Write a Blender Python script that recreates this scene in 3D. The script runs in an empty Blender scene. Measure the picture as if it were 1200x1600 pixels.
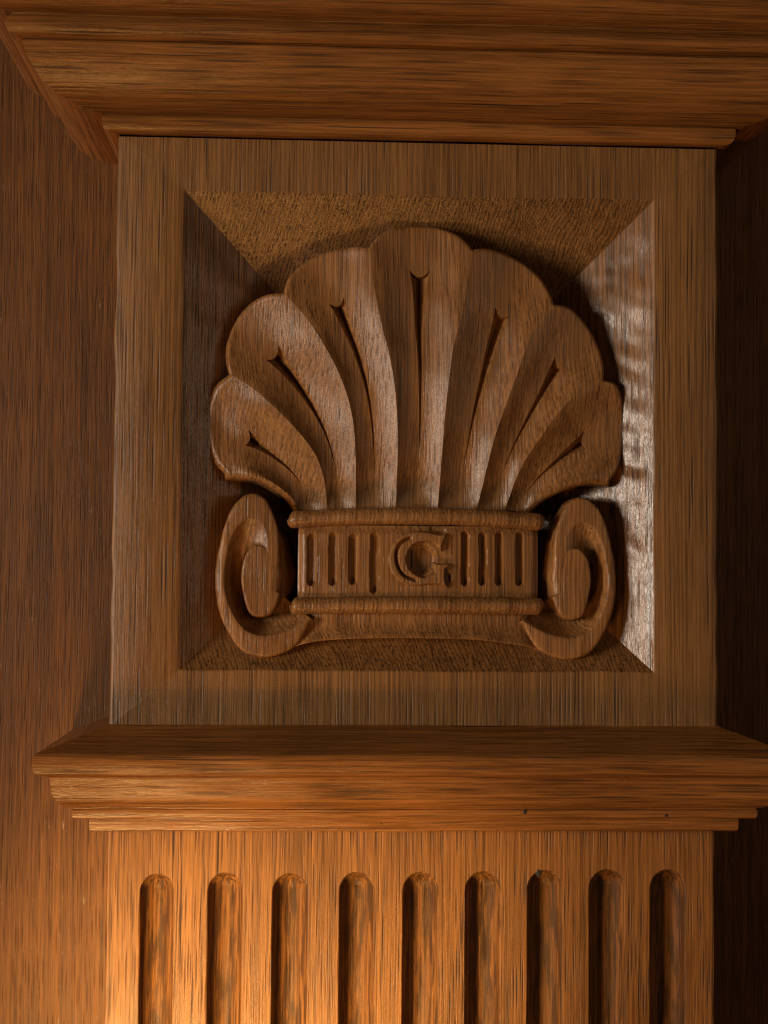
import bpy, bmesh, math, random
import numpy as np
from mathutils import Matrix, Vector

random.seed(4); np.random.seed(4)
S = 0.0002                      # one drawing unit is 0.2 mm; drawing: X right, Y into the wall, Z up, block face at Y = 0
R = math.radians
scene = bpy.context.scene
COL = scene.collection

# ------------------------------------------------------------------ camera
cam = bpy.data.cameras.new('camera')
cam.sensor_fit = 'HORIZONTAL'; cam.sensor_width = 36.0; cam.lens = 72.0
cam.clip_start = 0.02; cam.clip_end = 50.0
camo = bpy.data.objects.new('camera', cam); COL.objects.link(camo)
rot = Matrix.Rotation(R(-2.86), 3, 'Z') @ Matrix.Rotation(R(2.4), 3, 'X') @ Matrix.Rotation(R(-0.45), 3, 'Y') @ Matrix.Rotation(R(90), 3, 'X')
camo.matrix_world = Matrix.Translation(Vector((0, -2400 * S, 0))) @ rot.to_4x4()
cam.dof.use_dof = True; cam.dof.focus_distance = 2400 * S; cam.dof.aperture_fstop = 22.0
scene.camera = camo

# ------------------------------------------------------------------ light
world = bpy.data.worlds.new('World'); scene.world = world; world.use_nodes = True
bg = world.node_tree.nodes['Background']
bg.inputs['Color'].default_value = (1.0, 0.76, 0.52, 1); bg.inputs['Strength'].default_value = 0.040

def lamp(name, kind, loc, aim, power, color, **kw):
    d = bpy.data.lights.new(name, kind); d.energy = power; d.color = color
    for k, v in kw.items(): setattr(d, k, v)
    o = bpy.data.objects.new(name, d); COL.objects.link(o)
    o.location = Vector(loc) * S
    o.rotation_euler = (Vector(aim) - Vector(loc)).to_track_quat('-Z', 'Y').to_euler()
    return o
# the panes of a window to the left of the pilaster, in front of it
wc = Vector((-5600, -3300, 30)); wd = (Vector((520, 60, 100)) - wc).normalized(); wr = wd.cross(Vector((0, 0, 1))).normalized()
for j in range(3):
    p = wc + Vector((0, 0, (j - 1) * 620))
    lamp('window_light', 'AREA', p, p + wd, 4.5, (1.0, 0.87, 0.70), shape='RECTANGLE', size=1900 * S, size_y=480 * S)
# faint fill lamp added at the right front to lift the dark wall
lamp('fill_light', 'AREA', (5200, -4200, 900), (700, 275, 0), 1.4, (1.0, 0.72, 0.45), shape='RECTANGLE', size=2500 * S, size_y=2500 * S)
# a shaded warm lamp low on the left: its beam and the spill round it
LP = (-615, -1070, -1270)
lamp('lamp_beam', 'SPOT', LP, (-150, 0, -800), 9.8, (1.0, 0.66, 0.26), shadow_soft_size=95 * S, spot_size=R(46), spot_blend=1.0)
lamp('lamp_spill', 'POINT', LP, (0, 0, 0), 1.75, (1.0, 0.50, 0.14), shadow_soft_size=220 * S)

scene.render.engine = 'CYCLES'
scene.cycles.use_denoising = True; scene.cycles.denoising_prefilter = 'ACCURATE'; scene.cycles.pixel_filter_type = 'BLACKMAN_HARRIS'; scene.cycles.filter_width = 1.2
scene.cycles.max_bounces = 5; scene.cycles.diffuse_bounces = 3; scene.cycles.glossy_bounces = 3
vs = scene.view_settings
vs.view_transform = 'Standard'; vs.look = 'None'; vs.exposure = 0.0; vs.gamma = 1.0; vs.use_curve_mapping = False

# ------------------------------------------------------------------ oak, cut from solid: the same grain runs through every carved piece
def oak(name, grain='Z', light=(0.25, 0.125, 0.052), dark=(0.105, 0.047, 0.018), pore=(0.036, 0.014, 0.004),
        rough=0.36, relief=1.0, pores=1.0, seed=0.0, scratch=0.0, spec=0.5, stain=0.0, vess=5.8, vlen=200.0, rings=0.26):
    m = bpy.data.materials.new(name); m.use_nodes = True
    nt = m.node_tree; N = nt.nodes; L = nt.links
    b = N['Principled BSDF']
    def node(t, **kw):
        n = N.new(t)
        for k, v in kw.items(): setattr(n, k, v)
        return n
    def math_(op, a, c=None, clamp=False):
        n = node('ShaderNodeMath', operation=op, use_clamp=clamp)
        for i, v in enumerate((a, c)):
            if v is None: continue
            if isinstance(v, (int, float)): n.inputs[i].default_value = v
            else: L.new(v, n.inputs[i])
        return n.outputs[0]
    tc = node('ShaderNodeTexCoord'); sp = node('ShaderNodeSeparateXYZ'); L.new(tc.outputs['Object'], sp.inputs[0])
    ax = {k: math_('MULTIPLY', sp.outputs[k], 1.0 / S) for k in 'XYZ'}
    a, c, g = {'Z': ('X', 'Y', 'Z'), 'X': ('Z', 'Y', 'X'), 'Y': ('X', 'Z', 'Y')}[grain]
    a, c, g = ax[a], ax[c], ax[g]
    def noise(sa, sc, sg, detail=2.0, rough_=0.5, off=0.0, A=None, dist=0.0):
        cb = node('ShaderNodeCombineXYZ')
        L.new(math_('DIVIDE', A if A is not None else a, sa), cb.inputs[0])
        L.new(math_('DIVIDE', c, sc), cb.inputs[1])
        L.new(math_('ADD', math_('DIVIDE', g, sg), off + seed), cb.inputs[2])
        n = node('ShaderNodeTexNoise'); n.inputs['Scale'].default_value = 1.0
        n.inputs['Detail'].default_value = detail; n.inputs['Roughness'].default_value = rough_
        n.inputs['Distortion'].default_value = dist
        L.new(cb.outputs[0], n.inputs['Vector']); return n.outputs[0]
    def ramp(v, lo, hi):
        n = node('ShaderNodeMapRange', interpolation_type='SMOOTHSTEP')
        n.inputs['From Min'].default_value = lo; n.inputs['From Max'].default_value = hi
        L.new(v, n.inputs['Value']); return n.outputs[0]
    wob = noise(190, 190, 900, 1.0, off=3.1)
    A = math_('ADD', a, math_('MULTIPLY', math_('SUBTRACT', wob, 0.5), 16.0))
    fibre = noise(1.9, 2.6, 85, 3.0, 0.7, 7.7, A)
    streak = noise(6, 11, 620, 3.0, 0.65, 1.3, A)
    band = noise(38, 60, 1500, 1.0, 0.5, 5.9, A)
    tone = noise(230, 230, 380, 3.0, 0.55, 9.2)
    crack = noise(4.0, 5.0, 300, 1.0, 0.4, 33.0, A)
    # vessels of the oak: thin tubes along the grain, dots where they are cut across
    cb = node('ShaderNodeCombineXYZ')
    L.new(math_('DIVIDE', math_('ADD', A, math_('MULTIPLY', c, 0.45)), vess), cb.inputs[0]); L.new(math_('DIVIDE', c, vess), cb.inputs[1]); L.new(math_('ADD', math_('DIVIDE', g, vlen), seed), cb.inputs[2])
    vo = node('ShaderNodeTexVoronoi'); vo.inputs['Scale'].default_value = 1.0; vo.inputs['Randomness'].default_value = 0.6
    L.new(cb.outputs[0], vo.inputs['Vector'])
    dp = math_('SUBTRACT', 1.0, ramp(vo.outputs['Distance'], 0.14, 0.36))
    # growth bands, streaks and fibres -> tone of the wood
    t = math_('ADD', math_('MULTIPLY', ramp(fibre, 0.34, 0.66), 0.46), math_('MULTIPLY', ramp(streak, 0.32, 0.68), 0.44))
    # close, fairly even lines of the quarter-sawn growth rings
    rp = math_('ADD', math_('ADD', A, math_('MULTIPLY', c, 0.5)), math_('ADD', math_('MULTIPLY', streak, 5.0), math_('MULTIPLY', band, 26.0)))
    ring_ = math_('SINE', math_('MULTIPLY', rp, 6.2832 / 6.6))
    t = math_('ADD', t, math_('MULTIPLY', ramp(ring_, -0.9, 0.2), rings))
    t = math_('SUBTRACT', t, rings * 0.62)
    t = math_('ADD', t, math_('MULTIPLY', ramp(band, 0.25, 0.75), 0.16))
    t = math_('ADD', t, math_('MULTIPLY', ramp(tone, 0.25, 0.75), 0.30))
    mix = node('ShaderNodeMix', data_type='RGBA'); L.new(math_('SUBTRACT', t, 0.16, True), mix.inputs[0])
    mix.inputs[6].default_value = (*dark, 1); mix.inputs[7].default_value = (*light, 1)
    p1 = math_('MULTIPLY', dp, math_('ADD', math_('MULTIPLY', ramp(band, 0.36, 0.60), 0.6), 0.4))
    p2 = math_('MULTIPLY', ramp(crack, 0.67, 0.74), ramp(tone, 0.44, 0.58))
    pr = math_('MULTIPLY', math_('MAXIMUM', math_('MULTIPLY', p1, 0.72), p2), pores, True)
    mix2 = node('ShaderNodeMix', data_type='RGBA'); L.new(pr, mix2.inputs[0])
    L.new(mix.outputs[2], mix2.inputs[6]); mix2.inputs[7].default_value = (*pore, 1)
    colour = mix2.outputs[2]
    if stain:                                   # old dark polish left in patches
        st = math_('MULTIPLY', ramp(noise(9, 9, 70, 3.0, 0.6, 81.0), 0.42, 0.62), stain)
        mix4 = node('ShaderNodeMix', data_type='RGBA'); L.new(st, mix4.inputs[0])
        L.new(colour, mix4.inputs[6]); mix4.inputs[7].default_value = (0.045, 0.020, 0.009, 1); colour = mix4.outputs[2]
    h = math_('SUBTRACT', math_('MULTIPLY', fibre, 0.60), math_('MULTIPLY', dp, 0.42 * pores))
    h = math_('ADD', h, math_('MULTIPLY', noise(16, 16, 30, 1.0, 0.5, 50.0), 0.30))
    if scratch:
        sc1 = ramp(noise(3.2, 3.2, 30, 2.0, 0.5, 61.0, A), 0.66, 0.74)
        sc2 = ramp(noise(60, 60, 150, 2.0, 0.5, 71.0), 0.50, 0.66)
        sc2 = math_('MULTIPLY', sc2, 0.8)
        for x0, z0, wx, wz in GOUGES:           # dents and scrapes at their places
            dx = math_('DIVIDE', math_('SUBTRACT', ax['X'], x0), wx); dz = math_('DIVIDE', math_('SUBTRACT', ax['Z'], z0), wz)
            d2 = math_('ADD', math_('MULTIPLY', dx, dx), math_('MULTIPLY', dz, dz))
            sc2 = math_('MAXIMUM', sc2, math_('MULTIPLY', math_('SUBTRACT', 1.0, ramp(d2, 0.0, 1.0)), 2.2))
        sc = math_('MULTIPLY', math_('MULTIPLY', sc1, sc2), scratch, True)
        mix3 = node('ShaderNodeMix', data_type='RGBA'); L.new(sc, mix3.inputs[0])
        L.new(colour, mix3.inputs[6]); mix3.inputs[7].default_value = (0.36, 0.25, 0.17, 1); colour = mix3.outputs[2]
        h = math_('SUBTRACT', h, math_('MULTIPLY', sc, 0.6))
    bump = node('ShaderNodeBump'); bump.inputs['Strength'].default_value = 1.0; bump.inputs['Distance'].default_value = 1.15 * relief * S
    L.new(h, bump.inputs['Height'])
    L.new(colour, b.inputs['Base Color']); L.new(bump.outputs[0], b.inputs['Normal'])
    rr = math_('ADD', math_('MULTIPLY', ramp(fibre, 0.3, 0.7), 0.10), math_('ADD', math_('MULTIPLY', tone, 0.14), rough - 0.12))
    rr = math_('ADD', rr, math_('MULTIPLY', pr, 0.25))
    L.new(rr, b.inputs['Roughness'])
    b.inputs['IOR'].default_value = 1.5
    b.inputs['Specular IOR Level'].default_value = spec
    return m

GOUGES = [(-476, -54, 9, 44), (-456, 429, 14, 60), (-453, 659, 20, 40), (-458, -202, 8, 30)]
M = {
    'block': oak('oak_block', 'Z', (0.275, 0.126, 0.038), (0.085, 0.036, 0.010), rough=0.42, spec=0.35),
    'recess': oak('oak_recess', 'Z', (0.250, 0.110, 0.034), (0.062, 0.025, 0.007), rough=0.21, relief=1.1, pores=0.9, spec=0.55, vess=6.6, vlen=110.0, rings=0.42),
    'carving': oak('oak_carving', 'Z', (0.320, 0.146, 0.050), (0.110, 0.046, 0.014), rough=0.32, pores=0.65, spec=0.38),
    'run': oak('oak_moulding', 'X', (0.310, 0.118, 0.028), (0.085, 0.030, 0.007), rough=0.28, seed=4.0, spec=0.45, rings=0.12),
    'return': oak('oak_return', 'Y', (0.290, 0.104, 0.024), (0.095, 0.033, 0.008), rough=0.38, seed=8.0, spec=0.3),
    'shaft': oak('oak_shaft', 'Z', (0.310, 0.124, 0.030), (0.090, 0.034, 0.008), rough=0.44, seed=12.0, spec=0.35, vlen=120.0, vess=4.8, rings=0.18),
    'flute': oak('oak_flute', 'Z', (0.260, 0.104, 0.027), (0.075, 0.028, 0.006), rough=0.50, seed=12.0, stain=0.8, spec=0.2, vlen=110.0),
    'wall': oak('oak_wall', 'Z', (0.190, 0.072, 0.016), (0.048, 0.018, 0.005), rough=0.48, relief=1.4, seed=17.0, scratch=0.9, pores=0.7, spec=0.2, vess=4.4, vlen=90.0, rings=0.12),
}

M['filler'] = bpy.data.materials.new('dark_filler'); M['filler'].use_nodes = True
_n = M['filler'].node_tree.nodes; _t = _n.new('ShaderNodeTexNoise'); _t.inputs['Scale'].default_value = 3000
_r = _n.new('ShaderNodeMapRange'); _r.inputs['To Min'].default_value = 0.004; _r.inputs['To Max'].default_value = 0.022
M['filler'].node_tree.links.new(_t.outputs[0], _r.inputs['Value']); M['filler'].node_tree.links.new(_r.outputs[0], _n['Principled BSDF'].inputs['Base Color'])
_n['Principled BSDF'].inputs['Roughness'].default_value = 0.8

# ------------------------------------------------------------------ helpers
BASE = Vector((173.2, 0.0, -1500.0))          # foot of the pilaster as far as it is built

def mesh_obj(name, V, F, mat, parent=None, angle=35, weld=False):
    V = np.asarray(V, float)
    if parent is not None: V = V - np.array(BASE)
    me = bpy.data.meshes.new(name)
    me.from_pydata((V * S).tolist(), [], F)
    bm = bmesh.new(); bm.from_mesh(me)
    if weld: bmesh.ops.remove_doubles(bm, verts=bm.verts, dist=0.02 * S)
    bmesh.ops.recalc_face_normals(bm, faces=bm.faces)
    bm.to_mesh(me); bm.free()
    me.polygons.foreach_set('use_smooth', [True] * len(me.polygons))
    me.set_sharp_from_angle(angle=R(angle))
    me.materials.append(M[mat])
    o = bpy.data.objects.new(name, me); COL.objects.link(o)
    if parent is not None: o.parent = parent
    return o

def grid(P):
    """faces of an (n, m, 3) grid of points"""
    n, m = P.shape[:2]
    F = [(i * m + j, i * m + j + 1, (i + 1) * m + j + 1, (i + 1) * m + j) for i in range(n - 1) for j in range(m - 1)]
    return P.reshape(-1, 3), F

def spline(pts, n):
    """n points, evenly spaced, on a Catmull-Rom curve through pts"""
    p = np.array(pts, float); p = np.vstack([2 * p[0] - p[1], p, 2 * p[-1] - p[-2]])
    out = []
    for i in range(1, len(p) - 2):
        t = np.linspace(0, 1, 24, endpoint=False)[:, None]
        a, b, c, d = p[i - 1], p[i], p[i + 1], p[i + 2]
        out.append(0.5 * (2 * b + (c - a) * t + (2 * a - 5 * b + 4 * c - d) * t ** 2 + (3 * b - a - 3 * c + d) * t ** 3))
    q = np.vstack(out + [p[-2:-1]])
    l = np.r_[0, np.cumsum(np.linalg.norm(np.diff(q, axis=0), axis=1))]
    s = np.linspace(0, l[-1], n)
    return np.stack([np.interp(s, l, q[:, k]) for k in range(q.shape[1])], 1)

def smooth(x): x = np.clip(x, 0, 1); return x * x * (3 - 2 * x)

_w = np.random.RandomState(7)
_wk = [(_w.uniform(0.004, 0.05), _w.uniform(0.004, 0.05), _w.uniform(0, 6.28), _w.uniform(0.4, 1)) for _ in range(26)]
def wobble(u, v):
    """smooth unevenness of a hand-cut surface, about -1 .. 1"""
    r = 0
    for k, l, ph, am in _wk: r = r + am * np.sin(k * u + l * v + ph)
    return r / 5.0

XL, XR, ZB, ZT = -302.5, 649.5, -231.5, 686.0        # the block
WALL = 275.0
AXIS = 173.2

# measured outlines, (X, Z) on the block's face
CREST = [[(-12.2, 104.4), (-24.4, 122.3), (-45.5, 140.1), (-75.6, 155.8), (-105.5, 160.4), (-130.4, 160.2)], [(31.7, 104.8), (26.3, 149.9), (10.9, 191.8), (-19.5, 230.6), (-55.9, 266.3), (-92.2, 297.0), (-125.3, 316.7)], [(76.8, 105.3), (73.8, 210.7), (64.3, 271.0), (45.7, 322.2), (24.3, 361.2), (-3.2, 403.2), (-40.8, 446.1)], [(139.9, 105.9), (141.2, 211.5), (136.6, 287.1), (127.1, 344.6), (114.6, 393.0), (102.0, 453.6), (93.4, 521.6)], [(206.3, 106.6), (214.5, 242.7), (220.2, 303.4), (227.9, 364.4), (239.8, 410.2), (251.6, 477.6), (257.5, 520.5)], [(268.8, 107.2), (292.6, 213.4), (310.5, 268.2), (328.6, 320.2), (346.7, 372.3), (371.0, 409.3), (389.3, 435.1)], [(314.3, 107.7), (335.3, 168.4), (356.5, 205.1), (383.8, 244.9), (411.1, 278.7), (436.6, 300.4), (470.2, 315.1)], [(344.7, 104.0), (353.8, 114.1), (372.0, 129.4), (396.3, 143.8), (420.6, 153.2), (448.1, 157.6), (481.7, 155.9)]]
ARC = [[(-130.4, 160.2), (-145.5, 176.0), (-155.8, 202.9), (-161.2, 237.9), (-158.6, 268.0), (-147.0, 298.2), (-125.3, 316.7)], [(-125.3, 316.7), (-130.6, 338.7), (-128.9, 368.9), (-115.4, 404.4), (-93.7, 430.0), (-68.8, 443.6), (-40.8, 446.1)], [(-40.8, 446.1), (-34.0, 469.5), (-14.1, 492.1), (15.8, 511.0), (46.0, 519.6), (71.1, 523.2), (93.4, 521.6)], [(93.4, 521.6), (108.4, 540.2), (131.5, 553.8), (166.9, 559.6), (202.4, 557.3), (233.0, 545.6), (248.3, 532.6), (257.5, 520.5)], [(257.5, 520.5), (283.9, 523.1), (314.5, 516.5), (345.2, 500.7), (368.7, 478.7), (383.1, 453.4), (389.3, 435.1)], [(389.3, 435.1), (411.7, 432.4), (432.2, 418.5), (452.7, 393.3), (466.1, 362.9), (471.2, 337.5), (470.2, 315.1)], [(470.2, 315.1), (488.6, 311.3), (499.9, 295.2), (506.1, 261.7), (505.1, 216.0), (497.0, 177.3), (481.7, 155.9)]]
VC = (-69.5, -8.1)
G = [(220.6, 69.1), (208.1, 67.1), (191.7, 70.7), (172.8, 72.4), (154.0, 68.5), (139.0, 57.0), (130.4, 43.2), (126.7, 29.4), (129.4, 13.2), (138.2, -1.8), (152.1, -11.7), (170.9, -15.3), (188.5, -13.3), (201.0, -12.5), (211.1, -13.7), (222.4, -18.6), (217.3, -4.9), (216.6, 10.1), (221.0, 13.9), (226.6, 21.5), (198.3, 21.2), (200.3, 6.2), (192.1, 3.7), (183.4, 0.1), (170.8, 4.7), (160.7, 13.4), (156.8, 25.9), (159.3, 38.4), (166.7, 48.5), (178.0, 53.0), (191.8, 53.8), (200.6, 50.1), (210.1, 38.2), (213.2, 50.2)]
CRES = [(160.4, 59.7), (147.9, 53.4), (141.0, 42.0), (139.9, 28.3), (143.1, 14.5), (152.0, 2.1), (169.6, -5.3)]
COUNTER = [(178.8, 26.7)]
FLUTE = [(-250.1, -201.2, -463.7), (-146.4, -95.3, -462.0), (-47.1, 5.2, -463.2), (56.6, 108.1, -461.4), (154.8, 207.5, -461.6), (252.3, 305.2, -460.7), (349.3, 401.4, -458.9), (446.6, 500.0, -458.1), (542.4, 595.9, -458.3)]

# ------------------------------------------------------------------ the wall behind
V = [(-2600, WALL, -2600), (3000, WALL, -2600), (3000, WALL, 2400), (-2600, WALL, 2400)]
V += [(x, y + 120, z) for x, y, z in V]
wall = mesh_obj('wall', V, [(0, 1, 2, 3), (4, 5, 6, 7), (0, 1, 5, 4), (2, 3, 7, 6), (1, 2, 6, 5), (0, 3, 7, 4)], 'wall')
wall['kind'] = 'structure'

# ------------------------------------------------------------------ the pilaster
pil = bpy.data.objects.new('pilaster', None); COL.objects.link(pil)
pil.location = BASE * S; pil.empty_display_size = 0.02
pil['label'] = 'brown oak pilaster with carved shell block, mouldings and fluted shaft on wood wall'
pil['category'] = 'pilaster'

# --- mouldings: a front run mitred to two returns
def arc(cx, cz, rx, rz, a0, a1, n):
    return [(cx + rx * math.cos(R(a)), cz + rz * math.sin(R(a))) for a in np.linspace(a0, a1, n)]

def moulding(name, prof, label):
    prof = np.array(prof, float); n = len(prof)
    part = None
    xs = np.linspace(0, 1, 90)
    P = np.zeros((n, len(xs), 3))
    for i, (p, z) in enumerate(prof):
        x0, x1 = XL - p, XR + p
        x = x0 + (x1 - x0) * xs
        edge = smooth(np.minimum(x - x0, x1 - x) / 40)
        P[i, :, 0] = x
        P[i, :, 1] = -p + 0.9 * edge * wobble(x * 0.8, z * 1.5 + 90) * min(1, p / 10)
        P[i, :, 2] = z + 0.7 * edge * wobble(x * 0.7 + 300, z * 1.2)
    V, F = grid(P)
    part = mesh_obj(name, V, F, 'run', pil, 32)
    part['label'] = label
    for side in (-1, 1):
        ys = np.linspace(0, 1, 14)
        Q = np.zeros((n, len(ys), 3))
        for i, (p, z) in enumerate(prof):
            Q[i, :, 0] = XL - p if side < 0 else XR + p
            Q[i, :, 1] = -p + (WALL + 6 + p) * ys
            Q[i, :, 2] = z
            Q[i, :, 0] += 0.8 * smooth(ys * 5) * wobble(Q[i, :, 1] + 200 * side, z * 1.3) * min(1, p / 10)
        V, F = grid(Q)
        o = mesh_obj('moulding_return', V, F, 'return', pil, 32)
        o.parent = part
    return part

# cornice: fillet with rounded arris, ovolo, bead, cove, and the swelling top member
prof = [(-2, 689.5), (6, 689.6), (13, 690.6), (18.5, 693), (21.5, 697), (22.6, 702), (22.6, 711), (21.4, 713.6), (18, 714.4), (18.0, 716.0), (26, 715.0)]
prof += [(32, 714.6), (44, 715.4), (60, 718.6), (76, 724.6), (88, 731.0), (99, 739.5), (108, 749.5), (116, 761.5), (122, 774), (126.5, 785), (127.6, 790)]
prof += [(126.6, 792.6), (122.5, 793.4), (122.5, 794.4), (130, 794.4), (136, 795.6), (142, 798), (147, 802), (149.5, 806.5), (150, 811), (148.5, 815), (145.5, 820), (142.5, 824), (140.6, 826), (141, 827.6), (152, 828)]
prof += [(165, 831), (178, 837), (189, 846), (196, 858), (198.5, 872), (198, 900), (194, 908), (204, 914), (230, 940), (244, 990), (244, 1060), (-2, 1062)]
moulding('cornice', prof, 'stepped oak cornice moulding across the top')
# ledge between block and shaft
prof = [(-2, -230.5), (2, -232.5), (50, -250), (93, -265.6), (96.6, -267.4), (98.6, -270.5), (99.2, -275), (99.0, -284), (97.6, -292), (95.6, -296), (91, -298.4), (84, -300), (79.5, -302.2), (77.4, -305.5), (76.2, -311), (75.2, -318), (74.0, -326), (71.4, -334), (67.5, -341), (62, -346.4), (55.5, -350), (49.5, -351.8), (46, -352.4), (45.8, -354.4), (47.4, -355.6), (47.8, -358), (47.6, -364), (46, -367.6), (42, -369.2), (27, -370), (24.6, -371.4), (24.6, -386), (23.6, -390), (20, -392.2), (10, -392.8), (-2, -393)]
ledge = moulding('ledge', prof, 'projecting oak ledge moulding with sloped top below the carved block')

# --- the block: front frame round a splayed recess
RX0, RX1, RZ0, RZ1 = -195.5, 546.0, -146.5, 601.5
INX, DEP = 168.0, 124.0
def quad_grid(c00, c10, c11, c01, n, m, amp, axis=1, seed=0, pin=True):
    c00, c10, c11, c01 = map(np.array, (c00, c10, c11, c01))
    u = np.linspace(0, 1, n)[:, None, None]; v = np.linspace(0, 1, m)[None, :, None]
    P = (1 - u) * (1 - v) * c00 + u * (1 - v) * c10 + u * v * c11 + (1 - u) * v * c01
    if amp:
        w = wobble(P[..., 0] + 2 * P[..., 2] * 0 + seed * 37, P[..., 2] * 1.0 + seed * 91)
        k = (np.minimum(u, 1 - u) * np.minimum(v, 1 - v) * 4)[..., 0] ** 0.3 if pin else 1
        P[..., axis] += amp * w * k
    return P
# frame with softened arrises: outer sides, outer round, four front boards, inner round
def rect(x0, x1, z0, z1, y): return np.array([(x0, y, z0), (x1, y, z0), (x1, y, z1), (x0, y, z1)], float)
def ring(e):                                   # the rectangle as a closed loop of many points
    out = []
    for i in range(4):
        a, b = e[i], e[(i + 1) % 4]
        for t in np.linspace(0, 1, 120, endpoint=False): out.append(a + (b - a) * t)
    return np.array(out)
loops = [rect(XL, XR, ZB, ZT, WALL + 4), rect(XL, XR, ZB, ZT, 7), rect(XL + .6, XR - .6, ZB, ZT, 3.6), rect(XL + 2.2, XR - 2.2, ZB, ZT, 1.2), rect(XL + 6, XR - 6, ZB, ZT, 0),
         rect(RX0 - 3.2, RX1 + 3.2, RZ0 - 3.2, RZ1 + 3.2, 0), rect(RX0 - 1.2, RX1 + 1.2, RZ0 - 1.2, RZ1 + 1.2, .5), rect(RX0, RX1, RZ0, RZ1, 1.6)]
P = np.array([ring(l) for l in loops])
for k in (1, 2, 3, 4):                         # a slightly worn outer edge
    P[k, :, 0] += 1.1 * wobble(P[k, :, 2] * 1.3, 40 + P[k, :, 0])
for k in (5, 6, 7):
    P[k, :, 0] += 1.0 * wobble(P[k, :, 2] * 1.2, 7 * 1.0) * (np.abs(P[k, :, 0] - AXIS) > 360)
    P[k, :, 2] += 0.9 * wobble(P[k, :, 0] * 1.1, 300.0) * (np.abs(P[k, :, 2] - 227) > 360)
P = np.concatenate([P, P[:, :1]], 1)
V, F = grid(P)
block = mesh_obj('capital_block', V, F, 'block', pil, 50)
block['label'] = 'square oak block with a splayed recess holding the carving'
inner = P[7, :-1]                              # the four splayed sides start on this loop
fx0, fx1, fz0, fz1 = RX0 + INX, RX1 - INX, RZ0 + INX, RZ1 - INX
fl = ring(rect(fx0, fx1, fz0, fz1, DEP))
for i, amp in enumerate((0.6, 2.0, 0.8, 0.6)):
    idx = [(i * 120 + k) % 480 for k in range(121)]
    a, b = inner[idx], fl[idx]
    t = np.linspace(0, 1, 34)[:, None, None]
    Q = a[None] * (1 - t) + b[None] * t
    kk = np.minimum(np.linspace(0, 1, 121), 1 - np.linspace(0, 1, 121))[None] * np.ones((34, 1))
    pin = smooth(kk * 9) * smooth(np.minimum(t[..., 0], 1 - t[..., 0]) * 7)
    Q[..., 1] += amp * pin * (wobble(Q[..., 0] * 1.4 + 55 * i, Q[..., 2] * 1.6) + 0.35 * wobble(Q[..., 0] * 3.1, Q[..., 2] * 4.3 + 9))
    if i == 1: Q[..., 1] += 0.27 * pin * np.sin(Q[..., 2] * .105 + 2.5 * np.sin(Q[..., 2] * .023) + Q[..., 0] * .03) * (0.6 + 0.4 * np.sin(Q[..., 2] * .041 + Q[..., 0] * .05))
    V, F = grid(Q)
    o = mesh_obj('recess_side', V, F, 'recess', pil, 50); o.parent = block
V, F = grid(np.array([[(fx0, DEP, fz0), (fx1, DEP, fz0)], [(fx0, DEP, fz1), (fx1, DEP, fz1)]], float))
o = mesh_obj('recess_floor', V, F, 'block', pil); o.parent = block

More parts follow.
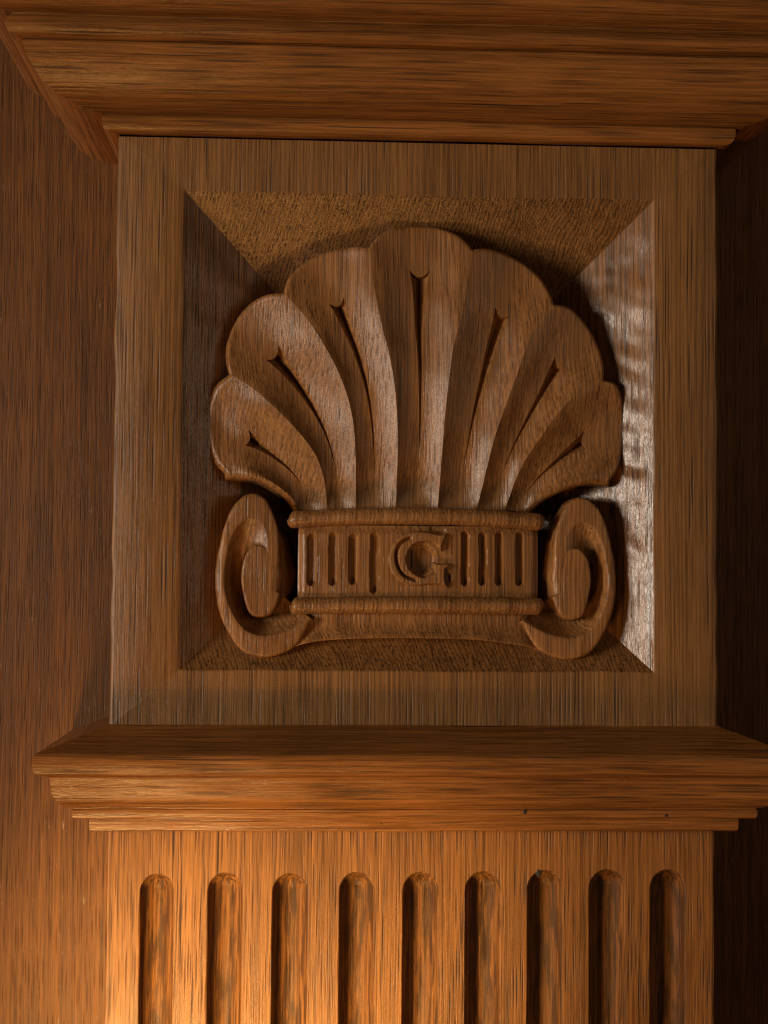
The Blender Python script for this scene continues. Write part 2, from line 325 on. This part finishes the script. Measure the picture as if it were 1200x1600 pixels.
# --- the shell: seven scooped lobes between ridges, each with a tapering chip-cut dart
BACK = 127.0
def shell_lobe(i, parent, dart):
    t1, t2, wtop = dart
    rim = 9.0 if i == 0 else 6.5
    ts = np.unique(np.concatenate([np.linspace(0, 1, 84), t2 + np.array([-.05, -.03, -.018, -.008, 0, .004, .009, .018, .03, .05]), t1 + np.array([-.02, .02, .04])]))
    ts = ts[(ts >= 0) & (ts <= 1)]
    half = np.concatenate([np.linspace(0, .3, 9), np.linspace(.3, 1, 22)[1:]])
    cs = np.concatenate([-half[::-1][:-1], half])
    nT, nS = len(ts), len(cs)
    Lc = spline(CREST[i], 400); Rc = spline(CREST[i + 1], 400)
    T0 = spline(ARC[i], 201)
    tang = np.gradient(T0, axis=0); nrm = np.stack([-tang[:, 1], tang[:, 0]], 1); nrm /= np.linalg.norm(nrm, axis=1)[:, None]
    mid = (Lc[200] + Rc[200]) / 2
    if ((T0[100] - mid) @ nrm[100]) < 0: nrm = -nrm
    dl = Lc[-1] - Lc[-30]; dl /= np.linalg.norm(dl); dr = Rc[-1] - Rc[-30]; dr /= np.linalg.norm(dr)
    sg = np.linspace(0, 1, 201)[:, None]
    wl, wr_ = (1 - sg) ** 10, sg ** 10
    out = nrm * (1 - wl - wr_) + dl * wl + dr * wr_
    out /= np.linalg.norm(out, axis=1)[:, None]
    T = T0 - out * rim                          # inner edge of the rounded rim
    def cut(c, e):                              # shorten a ridge so that it ends on the rim
        l = np.r_[0, np.cumsum(np.linalg.norm(np.diff(c, axis=0), axis=1))]
        return np.stack([np.interp(np.linspace(0, l[-1] - rim, 400), l, c[:, k]) for k in (0, 1)], 1)
    Lc, Rc = cut(Lc, T[0]), cut(Rc, T[-1])
    T[0], T[-1] = Lc[-1], Rc[-1]
    f = lambda c, t: np.stack([np.interp(t, np.linspace(0, 1, len(c)), c[:, k]) for k in (0, 1)], -1)
    frac = np.clip((ts - t1) / (t2 - t1), 0, 1)
    w = np.where(ts <= t2, wtop * frac ** 0.85 * (0.72 + 0.28 * frac ** 6), wtop) 
    w = np.maximum(w, 0.012)
    above = ts > t2
    w = np.where(above, wtop + (0.30 - wtop) * smooth((ts - t2) / (1 - t2)), w)
    C = np.abs(cs)[None]
    s = np.sign(cs)[None] * np.where(C <= .3, C / .3 * w[:, None], w[:, None] + (C - .3) / .7 * (1 - w[:, None]))
    inside = np.clip(1 - (s / w[:, None]) ** 2, 0, 1)
    bend = 0.028 * inside * np.exp(-((ts - t2) / .05) ** 2)[:, None]
    t = np.clip(ts[:, None] - bend, 0, 1) * np.ones_like(s)
    sig = (s + 1) / 2
    B = lambda g: Lc[0] + (Rc[0] - Lc[0]) * g[..., None]
    Lt, Rt, Tt = f(Lc, t), f(Rc, t), f(T, sig)
    tt, ss = t[..., None], sig[..., None]
    P2 = (1 - ss) * Lt + ss * Rt + (1 - tt) * B(sig) + tt * Tt - ((1 - ss) * (1 - tt) * Lc[0] + ss * (1 - tt) * Rc[0] + (1 - ss) * tt * T[0] + ss * tt * T[-1])
    width = np.linalg.norm(Rt - Lt, axis=-1)
    # relief
    ci = i + sig
    y = 15.0 * ((ci - 3.5) / 3.5) ** 2 + 30 * (1 - t) ** 3 + 7 * smooth((t - .72) / .28) - 3
    sc = 0.205 * np.minimum(width, 140) * (1 - 0.42 * smooth((t - .55) / .45))
    km = 0.5 * smooth((t - .15) / .80)
    bowl = (0.5 + 0.5 * np.cos(math.pi * s)) ** 0.85 * km + (1 - np.abs(s) ** 1.8) * (1 - km)
    y = y + sc * bowl * smooth(t * 8 + .45)
    dd = np.where(above, 0, np.minimum(w * width.mean(1) * 0.5 * 1.9, 18))
    dd = dd * smooth((frac) * 7)
    y = y + dd[:, None] * np.clip(1 - np.abs(s) / w[:, None], 0, 1) ** 0.75
    y = y + 1.0 * wobble(P2[..., 0] * 2.2, P2[..., 1] * 2.0 + 31 * i) * np.sin(math.pi * sig) ** .5
    rows = [np.stack([P2[..., 0], y, P2[..., 1]], -1)]
    e = P2[-1]; o2 = f(out, sig[-1]); o2[0], o2[-1] = dl, dr
    ye = y[-1]; extra = []
    for a_ in (15, 32, 50, 68, 86):
        q = e + o2 * rim * math.sin(R(a_)); extra.append(np.stack([q[:, 0], ye + (rim + 3) * (1 - math.cos(R(a_))), q[:, 1]], -1))
    for fl_, yy in ((0.5, 28), (1.0, 50), (1.5, 78), (2.0, BACK)):
        q = e + o2 * (rim + fl_); extra.append(np.stack([q[:, 0], np.maximum(yy, extra[4][:, 1] + .5), q[:, 1]], -1))
    P = np.concatenate([rows[0], np.array(extra)], 0)
    # the two outermost lobes also have an under edge
    for side, do in ((0, i == 0), (-1, i == 6)):
        if not do: continue
        edge = P[:, side].copy(); nb = P[:, 1 if side == 0 else -2]
        tg = np.gradient(edge[:, [0, 2]], axis=0); nn = np.stack([-tg[:, 1], tg[:, 0]], 1)
        nn /= np.maximum(np.linalg.norm(nn, axis=1), 1e-6)[:, None]
        if nn[nT // 2, 1] > 0: nn = -nn
        nn[nT - 2:] = nn[nT - 4]
        cols = []
        for off, dy in ((3.5, 1.0), (6.5, 3.6), (8.6, 8.0), (9.6, 16), (10.4, 36), (11, 62), (11.5, BACK)):
            cpt = edge.copy(); cpt[:, 0] += nn[:, 0] * off; cpt[:, 2] += nn[:, 1] * off
            cpt[:, 1] = np.minimum(np.maximum(edge[:, 1] + dy, edge[:, 1]), BACK); cols.append(cpt)
        cols = np.stack(cols, 1)
        P = np.concatenate([cols[:, ::-1], P], 1) if side == 0 else np.concatenate([P, cols], 1)
    V, F = grid(P)
    return mesh_obj('lobe', V, F, 'carving', parent, 40)

shell_root = None
DARTS = [(.20, .73, .21), (.13, .80, .215), (.10, .82, .215), (.15, .855, .20), (.16, .80, .215), (.14, .80, .215), (.12, .73, .215)]
# the shell's body behind the lobes: a low core that they are cut from
core = []
for i in range(7): core += ARC[i][:-1]
core += [ARC[6][-1]] + CREST[7][::-1][1:] + CREST[0][:-1]
cc = np.mean(np.array(core), 0)
co = cc + (np.array(core) - cc) * 0.93
n = len(co)
V = [(x, 62, z) for x, z in co] + [(x, BACK, z) for x, z in co]
F = [tuple(range(n)), tuple(range(n, 2 * n))] + [(k, (k + 1) % n, n + (k + 1) % n, n + k) for k in range(n)]
shell = mesh_obj('shell', V, F, 'carving', pil)
shell['label'] = 'carved scallop shell of seven fluted lobes'
for i in range(7):
    o = shell_lobe(i, pil, DARTS[i]); o.parent = shell

# --- the volutes
VT = [(-37.5, 120, 330, 336), (-50, 135, 312, 366), (-57, 148, 308, 385), (-63, 160, 302, 405), (-75, 185, 300, 414), (-90, 198, 300, 420), (-105, 197, 287, 400), (-114, 180, 272, 366),
      (-123, 155, 254, 334), (-140, 125, 225, 293), (-160, 111, 209, 262), (-180, 111, 206, 254), (-200, 117, 214, 266), (-220, 136, 240, 300), (-235, 162, 290, 360), (-250, 187, 340, 448), (-257, 194, 351, 476),
      (-265, 190, 335, 480), (-272, 178, 290, 446), (-278, 166, 216, 376), (-282, 156, 160, 338), (-290, 136, 142, 258), (-300, 104, 108, 192), (-315, 75, 79, 140), (-330, 66, 70, 122), (-360, 58, 61, 106), (-380, 58, 62, 108), (-397.5, 64, 68, 120)]
def volute(mirror, parent, k, seed):
    vt = np.array(VT, float); ph = np.concatenate([np.linspace(-37.5, -255, 80), np.linspace(-255, -300, 40)[1:], np.linspace(-300, -397.5, 40)[1:]])
    raw = [np.interp(-ph, -vt[:, 0], vt[:, j]) for j in (1, 2, 3)]
    ker = np.array([1, 2, 3, 2, 1]) / 9.0
    sm = [np.convolve(np.pad(q, 2, mode='edge'), ker, 'valid') / 3.529 * 1.012 for q in raw]
    re, ri, ro = sm
    re = np.minimum(re, ri - .6)
    dc = smooth((-ph - -282.5) / -60 + 0)      # channel starts at the spiral's end and deepens
    dc = np.where(-ph < 282, smooth((282 - (-ph)) / 62), 0)
    cols = []
    for a_, e, i_, o_, d in zip(ph, re, ri, ro, dc):
        flank = smooth(((-a_) - 284) / 16)        # the inner side of the scroll rolls over widely
        pts = []
        for q in (0, .25, .5, .75, .9): pts.append(((e - 2) * q, .3))
        pts += [(e - 2.0, .3), (e - 1.0, .3 + 0.5 * d), (e + .6, .3 + 4 * d), (e + min(1.8, (i_ - e) * .15), 26 * d)]
        for q in np.linspace(.12, .9, 9):
            r_ = e + (i_ - e) * q
            pts.append((r_, d * (36 * (1 - q) ** 0.8 + 6 * math.sin(q * math.pi))))
        pts += [(i_ - (i_ - e) * .04, d * 3.0), (i_ + .3, .8 * d), (i_ + 2, .1)]
        rimw = 3.5 * smooth(1 - abs(-a_ - 185) / 75); w_ = 4.5 + 4.5 * flank + rimw; dpt = 6 + 10 * flank + rimw
        inner_ = i_ + 2.2
        for q in (.35, .7, 1): pts.append((inner_ + (max(o_ - w_, inner_ + .5) - inner_) * q, 0.5 * q))
        for a2 in (25, 50, 70, 88):
            pts.append((max(o_ - w_, inner_ + .5) + w_ * math.sin(R(a2)), .5 + dpt * (1 - math.cos(R(a2)))))
        last = pts[-1]
        pts += [(last[0] + .4 + 7 * flank, last[1] + 12), (last[0] + .8 + 13 * flank, last[1] + 24), (last[0] + 1.1 + 20 * flank, last[1] + 44), (last[0] + 1.4 + 23 * flank, BACK)]
        cols.append([(VC[0] + r_ * math.cos(R(a_)), 6 + y_ , VC[1] + r_ * math.sin(R(a_))) for r_, y_ in pts])
    P = np.array(cols)
    # close the mouth of the channel
    m0 = P[0].copy(); m0[9:, 1] = BACK
    P = np.concatenate([m0[None], P], 0)
    # the bowl leans back a little at the top and bottom
    P[..., 1] += np.where(P[..., 1] < 70, 1.0, 0) * (1.3 * wobble(P[..., 0] * 2 + seed, P[..., 2] * 2) )
    if mirror: P[..., 0] = 2 * AXIS - P[..., 0]; P[..., 2] -= 1.0
    V, F = grid(P)
    o = mesh_obj('volute', V, F, 'carving', parent, 38)
    return o
volute(False, pil, 0, 0); volute(True, pil, 1, 60)

# --- the band between the volutes
BX0, BX1, BZ0, BZ1 = -14.0, 365.5, -36.0, 80.0
def bulge(x): return -9.0 * (1 - ((x - AXIS) / 195.0) ** 2)
def seg_d(px, pz, poly, closed=True):
    poly = np.array(poly); q = np.roll(poly, -1, 0) if closed else poly[1:]; p_ = poly if closed else poly[:-1]
    d = np.full(px.shape, 1e9)
    for a, b in zip(p_, q):
        ab = b - a; t = np.clip(((px - a[0]) * ab[0] + (pz - a[1]) * ab[1]) / (ab @ ab), 0, 1)
        d = np.minimum(d, np.hypot(px - a[0] - t * ab[0], pz - a[1] - t * ab[1]))
    return d
def inside_poly(px, pz, poly):
    poly = np.array(poly); r = np.zeros(px.shape, bool); q = np.roll(poly, -1, 0)
    for a, b in zip(poly, q):
        if a[1] == b[1]: continue
        c_ = ((a[1] > pz) != (b[1] > pz)) & (px < (b[0] - a[0]) * (pz - a[1]) / (b[1] - a[1]) + a[0])
        r ^= c_
    return r
BFL = [(8.3, 67, -17, 9.0), (41.3, 69, -16, 8.4), (72.3, 67, -14, 8.2), (105.3, 69, -28, 7.8), (248.0, 73, -15, 7.2), (276.3, 72, -14, 7.2), (302.5, 72.5, -14, 7.0), (335.0, 72, -14, 7.4)]
xs = np.arange(BX0, BX1 + .01, 1.1); zs = np.arange(BZ0, BZ1 + .01, 1.3)
X, Z = np.meshgrid(xs, zs, indexing='ij')
def band_y(X, Z, cuts=True):
    y = 13 + bulge(X)
    y = y + 9 * smooth(1 - (X - BX0) / 13) ** 2 + 9 * smooth(1 - (BX1 - X) / 13) ** 2
    y = y + 5 * smooth(1 - (BZ1 - Z) / 16) + 3 * smooth(1 - (Z - BZ0) / 12)
    y = y + 0.3 * wobble(X * 3, Z * 2.2)
    if cuts:
        for k, (fx, z1, z0, hw) in enumerate(BFL):
            d = np.hypot(X - fx - .25 * np.sin(Z * .09 + k), np.maximum(0, np.maximum(Z - (z1 - hw), (z0 + hw) - Z)))
            y = y + 9.5 * np.clip(1 - (d / (hw - .6)) ** 2, 0, 1) ** .7
        cx, cz = COUNTER[0]
        d = np.hypot((X - cx + 1) / 1.05, Z - cz)
        y = y + 10.5 * smooth((26.0 - d) / 7.0)
        d = np.hypot((X - 212) / 1.9, Z - 31); y = y + 2.5 * np.clip(1.25 - (d / 7.0), 0, 1)
        d = np.hypot(X - 222.5, (Z + 1) / 2.2); y = y + 6 * np.clip(1.2 - d / 4.5, 0, 1)
        d = seg_d(X, Z, [(196, 74.5), (214, 71.5)], False); y = y + 4 * np.clip(1.2 - d / 4.5, 0, 1)
    return y
Y = band_y(X, Z)
P = np.stack([X, Y, Z], -1)
nx, nz = X.shape
V = P.reshape(-1, 3).tolist(); groups = {-1: []}
for k in range(8): groups[k] = []
for i in range(nx - 1):
    for j in range(nz - 1):
        xm, zm = xs[i] + .55, zs[j] + .65
        g = -1
        for k, (fx, z1, z0, hw) in enumerate(BFL):
            if abs(xm - fx) < hw + 1.5 and math.hypot(xm - fx - .25 * math.sin(zm * .09 + k), max(0, max(zm - (z1 - hw), (z0 + hw) - zm))) < hw: g = k
        groups[g].append((i * nz + j, (i + 1) * nz + j, (i + 1) * nz + j + 1, i * nz + j + 1))
def sub(V, F):
    used = sorted({v for f in F for v in f}); mp = {v: k for k, v in enumerate(used)}
    return [V[v] for v in used], [tuple(mp[v] for v in f) for f in F]
nv = len(V)
edge = [i * nz for i in range(nx)] + [(nx - 1) * nz + j for j in range(1, nz)] + [i * nz + nz - 1 for i in range(nx - 2, -1, -1)] + [j for j in range(nz - 2, 0, -1)]
Vb = V + [(V[e][0], BACK, V[e][2]) for e in edge]
Fb = groups[-1] + [(edge[k], edge[(k + 1) % len(edge)], nv + (k + 1) % len(edge), nv + k) for k in range(len(edge))]
v_, f_ = sub(Vb, Fb)
band = mesh_obj('band', v_, f_, 'carving', pil, 60)
band['label'] = 'fluted band between the volutes with a carved letter G'
for k in range(8):
    v_, f_ = sub(V, groups[k]); o = mesh_obj('band_flute', v_, f_, 'carving', pil, 60); o.parent = band
# the raised letter
gx = np.arange(120, 232, .7); gz = np.arange(-24, 78, .7)
X, Z = np.meshgrid(gx, gz, indexing='ij')
Gs = np.vstack([spline(G[0:8], 40)[:-1], spline(G[7:16], 40)[:-1], np.array(G[15:22]), spline(G[21:33], 60)[1:-1], np.array(G[32:])])
ins = inside_poly(X, Z, Gs); d = seg_d(X, Z, Gs); sd = np.where(ins, d, -d)
cres = seg_d(X, Z, spline(CRES, 30), False)
h = np.clip(sd * 3.0, -4.5, 8.5)
h = h - 8.0 * np.clip(1.2 - cres / 3.2, 0, 1) * (sd > 0)
base = band_y(X, Z, False)
Yg = base - h
keep = sd > -2.6
n1, n2 = X.shape
V = np.stack([X, Yg, Z], -1).reshape(-1, 3).tolist()
F = [(i * n2 + j, (i + 1) * n2 + j, (i + 1) * n2 + j + 1, i * n2 + j + 1) for i in range(n1 - 1) for j in range(n2 - 1) if keep[i, j] and keep[i + 1, j] and keep[i, j + 1] and keep[i + 1, j + 1]]
v_, f_ = sub(V, F)
o = mesh_obj('letter', v_, f_, 'carving', pil, 60); o.parent = band; o['label'] = 'raised serif letter G'

# --- beads above and below the band
def bead(pts, rz, ry, y0):
    c = spline(pts, 260); n = len(c); m = 18
    P = np.zeros((n, m, 3)); tlen = np.linspace(0, 1, n)
    L_ = c[-1, 0] - c[0, 0]
    e = np.minimum(tlen, 1 - tlen) * L_
    r = np.sqrt(np.clip(1 - (1 - np.clip(e / 10.0, 0, 1)) ** 2, 0.0, 1))
    ribs = 0.016 * np.sin(c[:, 0] * 0.85 + 4.2 * np.sin(c[:, 0] * .071) + 2 * np.sin(c[:, 0] * .23)) + 0.045 * wobble(c[:, 0] * 3, c[:, 0] * 0 + 17)
    for j in range(m):
        a_ = R(-130 + 260 * j / (m - 1))
        P[:, j, 0] = c[:, 0] + 1.5 * math.sin(a_)
        P[:, j, 1] = y0 + bulge(c[:, 0]) - ry * (r + ribs * (r > .9)) * math.cos(a_)
        P[:, j, 2] = c[:, 1] + rz * (r + ribs * (r > .9)) * math.sin(a_)
    V, F = grid(P)
    return mesh_obj('bead', V, F, 'carving', pil, 60)
bead([(-30.5, 87.5), (70, 93.2), (171, 95.0), (272, 93.0), (374, 87.2)], 13.5, 15.5, 14)
bead([(-25.5, -47.5), (70, -45.4), (171, -44.4), (272, -44.6), (374, -45.6)], 13.5, 15.5, 14)

# --- the rolled sheet that joins the volutes below the band
bot = spline([(-30, -118), (-10, -108.5), (21.7, -101.7), (81.5, -97.6), (171.5, -96.2), (262, -98.2), (322, -104.5), (356, -110.5), (376, -119)], 120)
top = np.stack([np.linspace(-20, 366, 120), np.full(120, -55.0)], 1)
rows = []
endf = smooth(1 - np.minimum(np.linspace(0, 1, 120), 1 - np.linspace(0, 1, 120)) / .10)
for q, yy in ((0, 60), (0, 30), (0.05, 21), (.2, 21), (.4, 20.5), (.6, 17.5), (.78, 12.5), (.9, 8.5), (.96, 7.5), (.99, 8.4), (1.0, 11.0), (1.015, 18), (1.02, 40), (1.025, BACK)):
    p2 = top * (1 - q) + bot * q
    y = yy + bulge(p2[:, 0]) * .6 + 1.0 * wobble(p2[:, 0] * 2.2, p2[:, 1] * 2) + 9 * endf * (yy < 35)
    rows.append(np.stack([p2[:, 0], y, p2[:, 1]], -1))
V, F = grid(np.array(rows))
o = mesh_obj('scroll_sheet', V, F, 'carving', pil, 45)
o['label'] = 'hollowed strip joining the two volutes at the bottom'

# --- the fluted shaft
SX0, SX1, SZT, SZB = -302.0, 643.0, -388.0, -1500.0
poly = [(SX0 + 3, SZB)]
slots = []
for (a, b, zt) in FLUTE:
    r = (b - a) / 2 + 2.2; cx = (a + b) / 2; cz = zt - r + 2
    slots.append((cx, cz, r))
poly = [(SX0 + 3, SZT), (SX0 + 3, SZB)]
for cx, cz, r in slots:
    poly.append((cx - r, SZB))
    for a_ in np.linspace(180, 0, 25): poly.append((cx + r * math.cos(R(a_)), cz + r * 1.06 * math.sin(R(a_))))
    poly.append((cx + r, SZB))
poly += [(SX1 - 3, SZB), (SX1 - 3, SZT)]
n = len(poly)
V = [(x, 2.0, z) for x, z in poly]; F = [tuple(range(n))]
zz = np.linspace(SZT, SZB, 60)
for x0, sgn in ((SX0, 1), (SX1, -1)):
    for k, (dx, y) in enumerate(((3, 2.0), (1.2, 2.6), (.3, 4.2), (0, 7), (0, WALL + 4))):
        for z in zz: V.append((x0 + sgn * dx + (0.7 * float(wobble(z * 1.4, x0)) if 0 < k < 4 else 0), y, float(z)))
    b0 = len(V) - 5 * 60
    for k in range(4):
        for q in range(59): F.append((b0 + k * 60 + q, b0 + k * 60 + q + 1, b0 + (k + 1) * 60 + q + 1, b0 + (k + 1) * 60 + q))
shaft = mesh_obj('shaft', V, F, 'shaft', pil, 30)
shaft['label'] = 'flat oak shaft with nine round-topped flutes'
for k, (cx, cz, r) in enumerate(slots):
    rows = []
    prof = [(1.0, 0), (.955, .7), (.925, 2.4)] + [(.92 * math.cos(R(a_)), 2.4 + 28 * math.sin(R(a_))) for a_ in np.linspace(8, 90, 13)]
    path = [(SZB, None)] + [(float(z), None) for z in np.linspace(SZB, cz, 70)[1:]]
    P = []
    # straight part: left to right across
    full = [(-q, d_) for q, d_ in prof] + [(q, d_) for q, d_ in prof[::-1][1:]]
    for z, _ in path:
        P.append([(cx + r * q, 2.0 + d_ + .55 * float(wobble(cx * 3 + q * 40 + 11 * k, z * 1.5)) * min(1, d_ / 6), z) for q, d_ in full])
    V, F = grid(np.array(P))
    V = V.tolist(); b0 = len(V); na = 25
    for q, d_ in prof:
        for a_ in np.linspace(180, 0, na):
            x_, z_ = cx + r * q * math.cos(R(a_)), cz + r * 1.06 * q * math.sin(R(a_))
            V.append((x_, 2.0 + d_ + .55 * float(wobble(x_ * 2 + 11 * k, z_ * 1.5)) * min(1, d_ / 6) * math.sin(R(a_)), z_))
    for q in range(len(prof) - 1):
        for a_ in range(na - 1): F.append((b0 + q * na + a_, b0 + q * na + a_ + 1, b0 + (q + 1) * na + a_ + 1, b0 + (q + 1) * na + a_))
    o = mesh_obj('flute', V, F, 'flute', pil, 40, weld=True); o.parent = shaft

AT = [(366.3, -460.3), (336.7, -358.6), (555.3, -363.4), (116.5, -380.7)]
# --- old nail holes, filled dark
def nail_hole(x, y, z, rx, rz, parent, seed):
    rs = np.random.RandomState(seed); V = [(x, y - .45, z)]; n = 14
    for k, (f, dy) in enumerate(((.7, -.4), (1.0, .25))):
        for a_ in range(n):
            j = 1 + .18 * rs.randn() * (k + .5)
            V.append((x + rx * f * j * math.cos(6.2832 * a_ / n), y + dy, z + rz * f * j * math.sin(6.2832 * a_ / n)))
    F = [(0, 1 + a_, 1 + (a_ + 1) % n) for a_ in range(n)] + [(1 + a_, 1 + (a_ + 1) % n, 1 + n + (a_ + 1) % n, 1 + n + a_) for a_ in range(n)]
    o = mesh_obj('nail_hole', V, F, 'filler', pil, 60); o.parent = parent
nail_hole(AT[0][0], 1.8, AT[0][1], 4.0, 6.0, shaft, 1)
nail_hole(AT[1][0], -47.8, AT[1][1], 3.4, 3.6, ledge, 2)
nail_hole(AT[2][0], -47.8, AT[2][1], 2.8, 2.4, ledge, 3)
nail_hole(AT[3][0], -24.8, AT[3][1], 4.2, 3.0, ledge, 4)
